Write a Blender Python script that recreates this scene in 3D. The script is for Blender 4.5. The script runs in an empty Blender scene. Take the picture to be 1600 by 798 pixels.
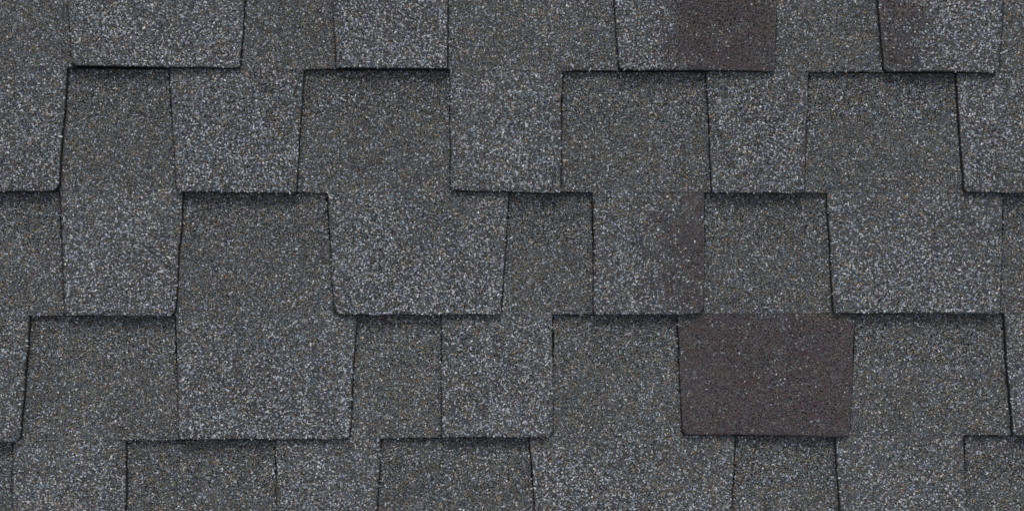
import bpy, math
import numpy as np
from mathutils import Matrix, Vector

# ------------------------------------------------------------------ scale and layout constants
S = 0.000745            # metres per unit of layout (192 units = a 143 mm shingle exposure)
D = 0.90                # camera height above the roof plane, metres
PITCH = math.radians(30)
ROOF_M = Matrix.Translation((0, 0, 3.0)) @ Matrix.Rotation(PITCH, 4, 'X')
T_TAB = 0.0046          # thickness of the overlay layer
T_RISE = 0.00475         # rise of a strip over the one below
MARGIN_X = (-150, 1750) # covered range, a little wider than the picture
MARGIN_Y = (-90, 890)
SPACING = 1.85          # granule spacing in layout units (about 1.4 mm)

scene = bpy.context.scene
# ------------------------------------------------------------------ camera
cam = bpy.data.cameras.new('camera')
cam_o = bpy.data.objects.new('camera', cam)
scene.collection.objects.link(cam_o)
cam.sensor_width = 36.0
cam.lens = 36.0 * D / (1600 * S)
cam.clip_start = 0.01
cam.clip_end = 100
cam_o.matrix_world = ROOF_M @ Matrix.Translation((0, 0, D))
scene.camera = cam_o

# ------------------------------------------------------------------ sky, sun, exposure
SUN_E = math.radians(28)      # height of the sun above the roof plane, light comes from the ridge side
SUN_SIDE = 0.03
dl = Vector((SUN_SIDE, math.cos(SUN_E), math.sin(SUN_E))).normalized()
dw = (ROOF_M.to_3x3() @ dl).normalized()
world = bpy.data.worlds.new('World'); scene.world = world
world.use_nodes = True
nt = world.node_tree; nt.nodes.clear()
sky = nt.nodes.new('ShaderNodeTexSky'); sky.sky_type = 'NISHITA'; sky.sun_disc = False
sky.sun_elevation = math.asin(dw.z)
sky.sun_rotation = math.atan2(dw.x, dw.y)
sky.dust_density = 3.0; sky.ozone_density = 0.6
hs = nt.nodes.new('ShaderNodeHueSaturation'); hs.inputs['Saturation'].default_value = 0.30   # grey overcast
bg = nt.nodes.new('ShaderNodeBackground'); bg.inputs['Strength'].default_value = 0.115
wo = nt.nodes.new('ShaderNodeOutputWorld')
nt.links.new(sky.outputs[0], hs.inputs['Color']); nt.links.new(hs.outputs[0], bg.inputs[0]); nt.links.new(bg.outputs[0], wo.inputs[0])
sun = bpy.data.lights.new('sun', 'SUN'); sun.energy = 1.5; sun.angle = math.radians(22); sun.color = (1.0, 0.965, 0.92)
sun_o = bpy.data.objects.new('sun', sun); scene.collection.objects.link(sun_o)
sun_o.rotation_euler = dw.to_track_quat('Z', 'Y').to_euler()
sun_o.location = (0, 0, 6)
vs = scene.view_settings
vs.view_transform = 'Standard'; vs.look = 'None'; vs.gamma = 1.0; vs.use_curve_mapping = False
vs.exposure = 0.49

rng = np.random.default_rng(7)
# ------------------------------------------------------------------ materials
GRAN = [  # ceramic-coated stone granules: base colours
    (0.045, 0.0455, 0.0465),   # 0 charcoal
    (0.081, 0.084, 0.087),   # 1 dark grey
    (0.138, 0.145, 0.146),   # 2 mid grey
    (0.295, 0.323, 0.374),   # 3 pale blue grey
    (0.52, 0.53, 0.545),   # 4 white
    (0.122, 0.136, 0.112),   # 5 green grey
    (0.280, 0.200, 0.125),   # 6 tan
    (0.079, 0.055, 0.059),   # 7 maroon brown
    (0.103, 0.130, 0.170),   # 8 slate blue
]
def ramp_colours(n, ramp):
    ramp.color_ramp.interpolation = 'CONSTANT'
    e = ramp.color_ramp.elements
    while len(e) > 1: e.remove(e[-1])
    e[0].position = 0; e[0].color = (*GRAN[0], 1)
    for i in range(1, len(GRAN)):
        k = e.new(i / len(GRAN)); k.color = (*GRAN[i], 1)

def granule_material():
    m = bpy.data.materials.new('mineral_granules'); m.use_nodes = True
    n = m.node_tree.nodes; l = m.node_tree.links
    b = n['Principled BSDF']; b.inputs['Roughness'].default_value = 0.62
    b.inputs['Specular IOR Level'].default_value = 0.35
    at = n.new('ShaderNodeAttribute'); at.attribute_name = 'granule_kind'
    jt = n.new('ShaderNodeAttribute'); jt.attribute_name = 'granule_value'
    r = n.new('ShaderNodeValToRGB'); ramp_colours(n, r)
    l.new(at.outputs['Fac'], r.inputs[0])
    mul = n.new('ShaderNodeVectorMath'); mul.operation = 'SCALE'
    l.new(r.outputs[0], mul.inputs[0]); l.new(jt.outputs['Fac'], mul.inputs['Scale'])
    tc = n.new('ShaderNodeTexCoord')
    no = n.new('ShaderNodeTexNoise'); no.inputs['Scale'].default_value = 95; no.inputs['Detail'].default_value = 2
    l.new(tc.outputs['Object'], no.inputs['Vector'])
    mp = n.new('ShaderNodeMix'); mp.data_type = 'RGBA'; mp.blend_type = 'SOFT_LIGHT'
    mp.inputs['Factor'].default_value = 0.40
    tr = n.new('ShaderNodeValToRGB'); e = tr.color_ramp.elements          # cool and warm batches of stone
    e[0].position = 0.32; e[0].color = (0.40, 0.50, 0.63, 1); e[1].position = 0.68; e[1].color = (0.61, 0.51, 0.39, 1)
    l.new(no.outputs[0], tr.inputs[0])
    l.new(mul.outputs[0], mp.inputs['A']); l.new(tr.outputs[0], mp.inputs['B'])
    l.new(mp.outputs['Result'], b.inputs['Base Color'])
    return m

def asphalt_material():
    """bitumen bed between the granules, with fine mineral dust; also the cut edge"""
    m = bpy.data.materials.new('bitumen'); m.use_nodes = True
    n = m.node_tree.nodes; l = m.node_tree.links
    b = n['Principled BSDF']; b.inputs['Roughness'].default_value = 0.8
    b.inputs['Specular IOR Level'].default_value = 0.2
    tc = n.new('ShaderNodeTexCoord')
    v = n.new('ShaderNodeTexVoronoi'); v.inputs['Scale'].default_value = 700
    l.new(tc.outputs['Object'], v.inputs['Vector'])
    sp = n.new('ShaderNodeSeparateColor'); l.new(v.outputs['Color'], sp.inputs[0])
    r = n.new('ShaderNodeValToRGB'); r.color_ramp.interpolation = 'LINEAR'
    e = r.color_ramp.elements
    e[0].position = 0.0; e[0].color = (0.020, 0.020, 0.021, 1)
    e[1].position = 1.0; e[1].color = (0.080, 0.080, 0.083, 1)
    l.new(sp.outputs[0], r.inputs[0]); l.new(r.outputs[0], b.inputs['Base Color'])
    bp = n.new('ShaderNodeBump'); bp.inputs['Strength'].default_value = 0.6; bp.inputs['Distance'].default_value = 0.0006
    l.new(v.outputs['Distance'], bp.inputs['Height']); l.new(bp.outputs[0], b.inputs['Normal'])
    return m

def edge_material():
    m = bpy.data.materials.new('cut_asphalt_edge'); m.use_nodes = True
    n = m.node_tree.nodes; l = m.node_tree.links
    b = n['Principled BSDF']; b.inputs['Roughness'].default_value = 0.9; b.inputs['Specular IOR Level'].default_value = 0.115
    no = n.new('ShaderNodeTexNoise'); no.inputs['Scale'].default_value = 600
    tc = n.new('ShaderNodeTexCoord'); l.new(tc.outputs['Object'], no.inputs['Vector'])
    r = n.new('ShaderNodeValToRGB'); e = r.color_ramp.elements
    e[0].color = (0.008, 0.008, 0.009, 1); e[1].color = (0.030, 0.029, 0.030, 1)
    l.new(no.outputs[0], r.inputs[0]); l.new(r.outputs[0], b.inputs['Base Color'])
    return m
M_GRAN, M_BED, M_EDGE = granule_material(), asphalt_material(), edge_material()

# ------------------------------------------------------------------ layout of the strips (course lines and tabs)
LINES = [   # lower edge of each strip, from the ridge side down
    ([-400, 2000], [-86, -84]),
    ([-300, 0, 110, 400, 700, 970, 1250, 1600, 1900], [104, 105, 106, 108, 109, 111, 112, 113, 114]),
    ([-300, 0, 280, 500, 900, 1250, 1600, 1900], [300, 298, 298, 300, 300, 301, 302, 302]),
    ([-300, 0, 280, 530, 870, 1330, 1600, 1900], [495, 494, 493, 492, 491, 490, 489, 489]),
    ([-300, 0, 200, 560, 860, 1150, 1600, 1900], [689, 688, 687, 685, 682, 680, 679, 679]),
    ([-300, 1900], [880, 874]),
    ([-300, 1900], [1072, 1068]),
]
def line(i, x):
    if i < 0: return np.interp(x, [-400, 2000], [-280, -278])
    return np.interp(x, *LINES[i])
# tab: x_left_top, x_right_top, x_left_bottom, x_right_bottom, y_left_bottom, y_right_bottom, round_left, round_right, brightness, brown spots
TABS = {
 0: [(-150, 70, -142, 62, -86, -86, 6, 6, 1, []), (300, 500, 306, 492, -86, -86, 6, 6, 1, []), (700, 900, 704, 894, -86, -86, 6, 6, 1, []),
     (1050, 1180, 1056, 1174, -86, -86, 6, 6, 1, []), (1400, 1620, 1408, 1612, -86, -86, 6, 6, 1, [])],
 1: [(-230, -60, -222, -66, 106, 106, 6, 6, 1, []),
     (99, 389, 113, 375, 102, 106, 9, 7, 1.05, []),
     (517, 701, 525, 699, 106, 107, 4, 3, 1.05, []),
     (953, 1216, 968, 1210, 108, 111, 6, 4, 0.9, [(1018, 1300, -150, 190, 1.0)]),
     (1366, 1574, 1382, 1561, 110, 113, 5, 6, 0.95, [(1310, 1468, -150, 190, 0.8)]),
     (1680, 1900, 1686, 1890, 113, 113, 5, 5, 1, [])],
 2: [(-190, 105, -182, 90, 300, 298, 8, 12, 1.05, []),
     (264, 474, 276, 463, 299, 301, 7, 4, 1.0, []),
     (703, 878, 704, 876, 297, 301, 5, 3, 0.95, []),
     (1104, 1264, 1113, 1256, 301, 301, 4, 4, 1.0, []),
     (1494, 1740, 1507, 1730, 299, 303, 5, 5, 1.1, [])],
 3: [(-250, -70, -244, -76, 494, 494, 5, 5, 1, []),
     (94, 287, 100, 272, 493, 493, 3, 9, 1.15, []),
     (511, 795, 523, 783, 491, 491, 14, 6, 1.0, []),
     (926, 1101, 928, 1099, 491, 490, 3, 14, 0.95, [(1000, 1185, 250, 560, 0.82)]),
     (1292, 1567, 1303, 1563, 489, 489, 5, 4, 1.0, []),
     (1690, 1900, 1696, 1890, 489, 489, 5, 5, 1, [])],
 4: [(-190, 46, -184, 31, 690, 690, 6, 12, 0.95, []),
     (274, 557, 280, 546, 686, 685, 3, 9, 1.0, []),
     (690, 864, 690, 863, 683, 682, 3, 8, 1.05, []),
     (1058, 1336, 1067, 1327, 678, 681, 9, 5, 0.5, [(990, 1415, 430, 775, 1.0)]),
     (1569, 1800, 1583, 1790, 680, 680, 6, 6, 1.05, [])],
 5: [(-240, -90, -234, -96, 880, 880, 6, 6, 1, []),
     (20, 197, 17, 195, 879, 878, 6, 6, 0.85, []),
     (430, 595, 436, 586, 878, 877, 6, 6, 0.95, []),
     (827, 1149, 842, 1140, 877, 876, 6, 6, 0.95, []),
     (1306, 1506, 1317, 1511, 876, 875, 6, 6, 0.95, []),
     (1660, 1830, 1666, 1822, 875, 875, 6, 6, 1, [])],
 6: [(-120, 120, -112, 112, 1072, 1072, 6, 6, 1, []), (300, 480, 306, 474, 1071, 1071, 6, 6, 1, []), (640, 900, 646, 892, 1070, 1070, 6, 6, 1, []),
     (1080, 1290, 1088, 1282, 1070, 1070, 6, 6, 1, []), (1500, 1700, 1506, 1692, 1069, 1069, 6, 6, 1, [])],
}

# ------------------------------------------------------------------ helpers
def vnoise(x, y, scale, seed):
    """smooth value noise, 0..1"""
    g = np.random.default_rng(seed).random((256, 256))
    u = np.asarray(x) / scale + 1000.37; v = np.asarray(y) / scale + 1000.71
    i = np.floor(u).astype(int); j = np.floor(v).astype(int)
    fu = u - i; fv = v - j
    fu = fu * fu * (3 - 2 * fu); fv = fv * fv * (3 - 2 * fv)
    a = g[i % 256, j % 256]; b = g[(i + 1) % 256, j % 256]; c = g[i % 256, (j + 1) % 256]; d = g[(i + 1) % 256, (j + 1) % 256]
    return (a * (1 - fu) + b * fu) * (1 - fv) + (c * (1 - fu) + d * fu) * fv

def z_back(k, x, y):
    yt = line(k - 1, x); yb = line(k, x)
    return T_RISE * (y - yt) / (yb - yt)

def to_local(x, y, z):
    """layout units seen from the camera's height -> metres on the roof at height z"""
    f = (D - z) / D
    return np.stack([(x - 800) * S * f, (399 - y) * S * f, z], -1)

def inside(px, py, poly):
    x0 = poly[:, 0]; y0 = poly[:, 1]; x1 = np.roll(x0, -1); y1 = np.roll(y0, -1)
    r = np.zeros(len(px), bool)
    for a, b, c, d in zip(x0, y0, x1, y1):
        if b == d: continue
        cond = (b > py) != (d > py)
        r ^= cond & (px < (c - a) * (py - b) / (d - b) + a)
    return r

def edge_distance(px, py, poly, upto=14):
    dmin = np.full(len(px), 1e9)
    q = np.roll(poly, -1, 0)
    for (a, b), (c, d) in zip(poly, q):
        if a == c and b == d: continue
        sel = (px > min(a, c) - upto) & (px < max(a, c) + upto) & (py > min(b, d) - upto) & (py < max(b, d) + upto)
        if not sel.any(): continue
        x = px[sel] - a; y = py[sel] - b; ex = c - a; ey = d - b
        t = np.clip((x * ex + y * ey) / (ex * ex + ey * ey), 0, 1)
        dmin[sel] = np.minimum(dmin[sel], np.hypot(x - t * ex, y - t * ey))
    return dmin

MIX = np.array([
    #  char  dark  mid   pale  white green tan   brown slate
    [0.240, 0.265, 0.140, 0.138, 0.047, 0.038, 0.040, 0.027, 0.065],   # 0 bright overlay blend
    [0.115, 0.245, 0.262, 0.060, 0.013, 0.165, 0.068, 0.017, 0.055],   # 1 backing blend
    [0.150, 0.160, 0.040, 0.003, 0.000, 0.050, 0.000, 0.597, 0.000],   # 2 maroon blend
    [0.200, 0.300, 0.230, 0.070, 0.020, 0.080, 0.040, 0.030, 0.030],   # 3 spare grey blend
    [0.215, 0.290, 0.215, 0.075, 0.020, 0.070, 0.040, 0.025, 0.050],   # 4 plain overlay blend
    [0.240, 0.440, 0.120, 0.006, 0.000, 0.134, 0.000, 0.060, 0.000],   # 5 dark green-grey blend
])
MIXC = np.cumsum(MIX, 1)

def granules(x, y, z, blend, size):
    """angular stone chips: 5 vertices, 4 triangles each"""
    n = len(x)
    c = MIXC[blend]
    kind = np.minimum((rng.random(n)[:, None] > c).sum(1), 8)
    val = np.clip(rng.normal(1.0, 0.16, n), 0.55, 1.5)
    val *= 0.86 + 0.28 * (0.6 * vnoise(x, y, 75, 21) + 0.4 * vnoise(x, y, 24, 22))      # batches of lighter and darker stone
    sz = size * np.clip(rng.normal(1.0, 0.22, n), 0.55, 1.6) * np.where((kind == 3) | (kind == 4), 1.12, 1.0)
    th = rng.random(n) * math.pi
    el = rng.uniform(0.95, 1.5, n)
    a = sz * el; b = sz / el ** 0.5
    h = sz * rng.uniform(0.30, 0.65, n)
    ux, uy = np.cos(th), np.sin(th)
    def pt(p, q, r):
        p = p * a; q = q * b
        P = to_local(x + p * ux - q * uy, y + p * uy + q * ux, z)
        P[:, 2] += r * S
        return P
    j = lambda s=0.28: rng.uniform(-s, s, n)
    base = -0.9 * np.ones(n)
    V = np.stack([pt(-1 + j(), -0.9 + j(), base), pt(1 + j(), -0.9 + j(), base), pt(1 + j(), 0.9 + j(), base), pt(-1 + j(), 0.9 + j(), base),
                  pt(j(0.45), j(0.45), h)], 1)
    F = np.array([[1, 0, 4], [2, 1, 4], [3, 2, 4], [0, 3, 4]])       # layout y runs down, hence the winding
    faces = (np.arange(n)[:, None, None] * 5 + F[None]).reshape(-1, 3)
    kk = np.repeat((kind + 0.5) / len(GRAN), 4); vv = np.repeat(val, 4)
    return V.reshape(-1, 3), faces, kk, vv

def jag(p, q, step, amp):
    n = max(2, int(np.hypot(*(np.subtract(q, p))) / step))
    t = np.linspace(0, 1, n, endpoint=False)[:, None]
    pts = np.array(p)[None] * (1 - t) + np.array(q)[None] * t
    pts += rng.normal(0, amp, pts.shape)
    return pts

def piece(name, parent, poly, zf, depth, gpts, blend, gsize, bevel=0.0005, inset=3.0, sink=0.0006):
    """slab with rounded-over rim, black cut walls and its granule coat, as one mesh"""
    n = len(poly)
    cen = poly.mean(0)
    nrm = np.roll(poly, -1, 0) - np.roll(poly, 1, 0)
    nrm = np.stack([-nrm[:, 1], nrm[:, 0]], 1); nrm /= np.linalg.norm(nrm, axis=1)[:, None] + 1e-9
    area = 0.5 * np.sum(poly[:, 0] * np.roll(poly[:, 1], -1) - np.roll(poly[:, 0], -1) * poly[:, 1])
    if area < 0: nrm = -nrm                      # nrm now points inward
    inn = poly + nrm * inset
    zo = zf(poly[:, 0], poly[:, 1]); zi = zf(inn[:, 0], inn[:, 1])
    low = to_local(poly[:, 0], poly[:, 1], zo)
    low[:, 2] -= depth
    V = [to_local(inn[:, 0], inn[:, 1], zi - sink), to_local(poly[:, 0], poly[:, 1], zo - bevel), low]
    faces = [list(range(n))]
    for r in (0, 1):
        for i in range(n):
            k = (i + 1) % n
            faces.append([r * n + i, r * n + k, (r + 1) * n + k, (r + 1) * n + i])
    mats = [0] + [0] * n + [1] * n
    if area > 0:                                  # y down: positive area is clockwise in the roof's frame
        faces = [f[::-1] for f in faces]
    fl = np.concatenate([np.array(f) for f in faces]); ln = np.array([len(f) for f in faces])
    sv = np.concatenate(V)
    gx, gy = gpts
    if len(gx):
        gv, gf, gk, gj = granules(gx, gy, zf(gx, gy) - bevel * np.clip(1 - edge_distance(gx, gy, poly) / inset, 0, 1) , blend, gsize)
    else:
        gv = np.zeros((0, 3)); gf = np.zeros((0, 3), int); gk = gj = np.zeros(0)
    verts = np.concatenate([sv, gv])
    loops = np.concatenate([fl, (gf + len(sv)).ravel()]).astype(np.int32)
    lens = np.concatenate([ln, np.full(len(gf), 3)])
    starts = np.concatenate([[0], np.cumsum(lens)[:-1]]).astype(np.int32)
    me = bpy.data.meshes.new(name)
    me.vertices.add(len(verts)); me.vertices.foreach_set('co', verts.astype(np.float32).ravel())
    me.loops.add(len(loops)); me.loops.foreach_set('vertex_index', loops)
    me.polygons.add(len(lens)); me.polygons.foreach_set('loop_start', starts)
    me.polygons.foreach_set('material_index', np.concatenate([mats, np.full(len(gf), 2)]).astype(np.int32))
    me.update(calc_edges=True)
    for nm, arr in (('granule_kind', gk), ('granule_value', gj)):
        at = me.attributes.new(nm, 'FLOAT', 'FACE')
        at.data.foreach_set('value', np.concatenate([np.zeros(len(ln)), arr]).astype(np.float32))
    for m in (M_BED, M_EDGE, M_GRAN): me.materials.append(m)
    o = bpy.data.objects.new(name, me); scene.collection.objects.link(o); o.parent = parent
    return o

def scatter(x0, x1, y0, y1, sp):
    x0 = max(x0, MARGIN_X[0]); x1 = min(x1, MARGIN_X[1]); y0 = max(y0, MARGIN_Y[0]); y1 = min(y1, MARGIN_Y[1])
    if x1 <= x0 or y1 <= y0: return np.zeros(0), np.zeros(0)
    gx, gy = np.meshgrid(np.arange(x0, x1, sp), np.arange(y0, y1, sp * 0.9))
    gx = gx + (np.arange(gx.shape[0])[:, None] % 2) * sp * 0.5
    gx = (gx + rng.uniform(-0.5, 0.5, gx.shape) * sp).ravel(); gy = (gy + rng.uniform(-0.5, 0.5, gy.shape) * sp).ravel()
    return gx, gy

# ------------------------------------------------------------------ the roof: felted deck, strips, tabs and backing panels
def box_mesh(name, x0, x1, y0, y1, z0, z1, mat):
    c = [to_local(np.array(x), np.array(y), np.array(0.0)) for x in (x0, x1) for y in (y0, y1)]
    vs_ = [(p[0], p[1], z) for z in (z0, z1) for p in (c[0], c[2], c[3], c[1])]
    f = [(0, 1, 2, 3), (7, 6, 5, 4), (0, 4, 5, 1), (1, 5, 6, 2), (2, 6, 7, 3), (3, 7, 4, 0)]
    me = bpy.data.meshes.new(name); me.from_pydata(vs_, [], f); me.materials.append(mat); me.update()
    return me
roof = bpy.data.objects.new('shingle_roof', None)
scene.collection.objects.link(roof)
roof.matrix_world = ROOF_M
deck = bpy.data.objects.new('roof_deck', box_mesh('roof_deck', -250, 1850, -270, 1070, -0.020, -0.006, M_EDGE))
scene.collection.objects.link(deck); deck.parent = roof
roof['label'] = 'grey laminated asphalt shingle roof with staggered granule-coated tabs'
roof['category'] = 'roof'
roof['kind'] = 'thing'

def tab_poly(k, t):
    xlt, xrt, xlb, xrb, ylb, yrb, rl, rr = t[:8]
    yl = float(line(k - 1, xlt)); yr = float(line(k - 1, xrt))
    ext = 22.0
    ylb += 1.0; yrb += 1.0
    def edge(xt, yt, xb, yb):
        s = (xb - xt) / (yb - yt)
        return xt - s * ext, yt - ext
    A = edge(xlt, yl, xlb, ylb); B = edge(xrt, yr, xrb, yrb)
    pts = []
    # left side down to the corner, rounded corner, lower edge, rounded corner, right side up, top
    Lb = np.array([xlb, ylb], float); Rb = np.array([xrb, yrb], float)
    def bez(p0, p1, p2, n=7):
        t_ = np.linspace(0, 1, n, endpoint=False)[:, None]
        return (1 - t_) ** 2 * p0 + 2 * t_ * (1 - t_) * p1 + t_ ** 2 * p2
    dl_ = (np.array(A) - Lb); dl_ /= np.linalg.norm(dl_)
    db = (Rb - Lb); db /= np.linalg.norm(db)
    dr = (np.array(B) - Rb); dr /= np.linalg.norm(dr)
    l1, l2 = Lb + dl_ * rl * 1.0, Lb + db * rl * 1.3
    r1, r2 = Rb - db * rr * 1.3, Rb + dr * rr * 1.0
    def wob(p, q, seed, amp=1.1):        # straight cut with a faint wander
        w = jag(p, q, 3.5, 0.22)
        d = np.subtract(q, p); nn = np.array([-d[1], d[0]]) / np.hypot(*d)
        return w + nn * ((vnoise(w[:, 0], w[:, 1], 38, seed) - 0.5) * 2 * amp)[:, None]
    sd = int(rng.integers(1e6))
    pts = [wob(A, l1, sd), bez(l1, Lb, l2), wob(l2, r1, sd + 1), bez(r1, Rb, r2), wob(r2, B, sd + 2), jag(B, A, 20, 0)]
    return np.concatenate(pts)

count = 0
for k in range(0, 7):
    # asphalt mat of the strip: its cut lower edge shows as the black line under the backing
    xs = np.arange(-240, 1841, 12.0)
    lip = line(k, xs) + 0.8 + rng.normal(0, 0.25, len(xs))
    top = line(k - 1, xs[::-1]) - 24
    poly = np.concatenate([np.stack([xs, lip], 1), np.stack([xs[::-1], top], 1)])
    e = (np.zeros(0), np.zeros(0))
    strip = piece('shingle_strip', roof, poly, lambda x, y, k=k: z_back(k, x, y) - 0.00045, T_RISE + 0.0003, e, None, 1, bevel=0.0001, inset=1.0, sink=0.0)
    strip.data.materials[0] = M_EDGE
    tabs = TABS[k]
    # backing panels fill the gaps between the tabs
    bounds = [(-240, -240)] + [((t[0], t[2]), (t[1], t[3])) for t in tabs] + [(1840, 1840)]
    gaps = []
    prev = (-240.0, -240.0)
    for t in tabs:
        gaps.append((prev, (t[0], t[2]))); prev = (t[1], t[3])
    gaps.append((prev, (1840.0, 1840.0)))
    for (la, lb), (ra, rb) in gaps:
        if ra - la < 12: continue
        ov = 5.0
        xl_t, xl_b, xr_t, xr_b = la - ov, lb - ov, ra + ov, rb + ov
        yb_l, yb_r = float(line(k, xl_b)), float(line(k, xr_b)); yt_l, yt_r = float(line(k - 1, xl_t)) - 14, float(line(k - 1, xr_t)) - 14
        bot = jag((xl_b, 0), (xr_b, 0), 3.0, 0.5)
        bot[:, 1] += line(k, bot[:, 0]) + (vnoise(bot[:, 0], bot[:, 0] * 0, 45, 31 + k) - 0.5) * 1.4
        poly = np.concatenate([[(xl_t, yt_l)], bot, [(xr_b, yb_r)], [(xr_t, yt_r)]])
        gx, gy = scatter(min(xl_t, xl_b), max(xr_t, xr_b), min(yt_l, yt_r), max(yb_l, yb_r) + 3, SPACING)
        if len(gx):
            ok = inside(gx, gy, poly) & (gy > line(k - 1, gx) - 4)
            # skip what the neighbouring tabs cover
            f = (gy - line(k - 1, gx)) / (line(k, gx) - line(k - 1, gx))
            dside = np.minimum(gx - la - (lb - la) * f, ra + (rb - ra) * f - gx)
            ok &= dside > 1.5   # bare bitumen left along the tabs; its dark line stands in for crevice shade
            gx, gy = gx[ok], gy[ok]
            u = rng.random(len(gx))
            blend = np.where(u < 0.20 + 0.22 * vnoise(gx, gy, 60, 5), 4, 1)
            blend = np.where(rng.random(len(gx)) < 0.04 + 0.12 * vnoise(gx, gy, 30, 6) ** 2, 0, blend)
        else: blend = np.zeros(0, int)
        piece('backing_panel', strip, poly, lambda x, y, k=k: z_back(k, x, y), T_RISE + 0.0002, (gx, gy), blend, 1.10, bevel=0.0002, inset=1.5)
        count += len(gx)
    for t in tabs:
        poly = tab_poly(k, t)
        lift = rng.uniform(0.0, 0.0006); curl = rng.uniform(-1, 1) * 0.0003
        x0, x1 = t[0], t[1]
        def zf(x, y, k=k, lift=lift, curl=curl, x0=x0, x1=x1):
            f = np.clip((y - line(k - 1, x)) / (line(k, x) - line(k - 1, x)), 0, 1.05)
            s = (x - x0) / (x1 - x0) * 2 - 1
            return z_back(k, x, y) + T_TAB + (lift + curl * s) * f
        gx, gy = scatter(poly[:, 0].min(), poly[:, 0].max(), float(min(line(k - 1, t[0]), line(k - 1, t[1]))) - 5, poly[:, 1].max() + 1, SPACING)
        if len(gx):
            ok = inside(gx, gy, poly) & (gy > line(k - 1, gx) - 4)
            gx, gy = gx[ok], gy[ok]
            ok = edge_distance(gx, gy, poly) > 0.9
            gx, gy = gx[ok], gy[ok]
            f = (gy - line(k - 1, gx)) / 192.0
            u = rng.random(len(gx))
            pb = t[8] * np.clip(0.30 + 0.75 * f, 0.3, 0.9) * (0.55 + 0.9 * vnoise(gx, gy, 55, 3)) * (0.75 + 0.5 * vnoise(gx, gy, 13, 4))
            blend = np.where(u < pb, 0, np.where(rng.random(len(gx)) < 0.25 + 0.35 * vnoise(gx, gy, 80, 8), 1, 4))
            for bx0, bx1, by0, by1, amt in t[9]:
                w = 44.0
                wx = gx + 44 * (vnoise(gx, gy, 22, 14) - 0.5)
                m = np.clip((wx - bx0) / (w * 2), 0, 1) * np.clip((bx1 - wx) / (w * 2), 0, 1) * np.clip((gy - by0) / (w * 2), 0, 1) * np.clip((by1 - gy) / (w * 2), 0, 1)
                m = amt * np.clip(m * (0.50 + 0.85 * vnoise(gx * 0.4, gy, 13, 12)), 0, 1)
                blend = np.where(rng.random(len(gx)) < np.clip(m * 1.1, 0, 0.985 if amt >= 1 else 0.75), 5, blend)
                blend = np.where(rng.random(len(gx)) < m, 2, blend)
        else: blend = np.zeros(0, int)
        size = np.where(blend == 2, 1.08, np.where(blend == 0, 1.12, 1.08))
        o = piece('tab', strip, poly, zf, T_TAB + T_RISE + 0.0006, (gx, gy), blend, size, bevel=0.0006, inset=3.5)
        count += len(gx)
        if t[8] == 0.5: o['label'] = 'dark maroon brown tab among the grey ones'
        elif t[9]: o['label'] = 'grey tab partly blended into maroon brown granules'
print('granules', count, 'triangles', count * 4)
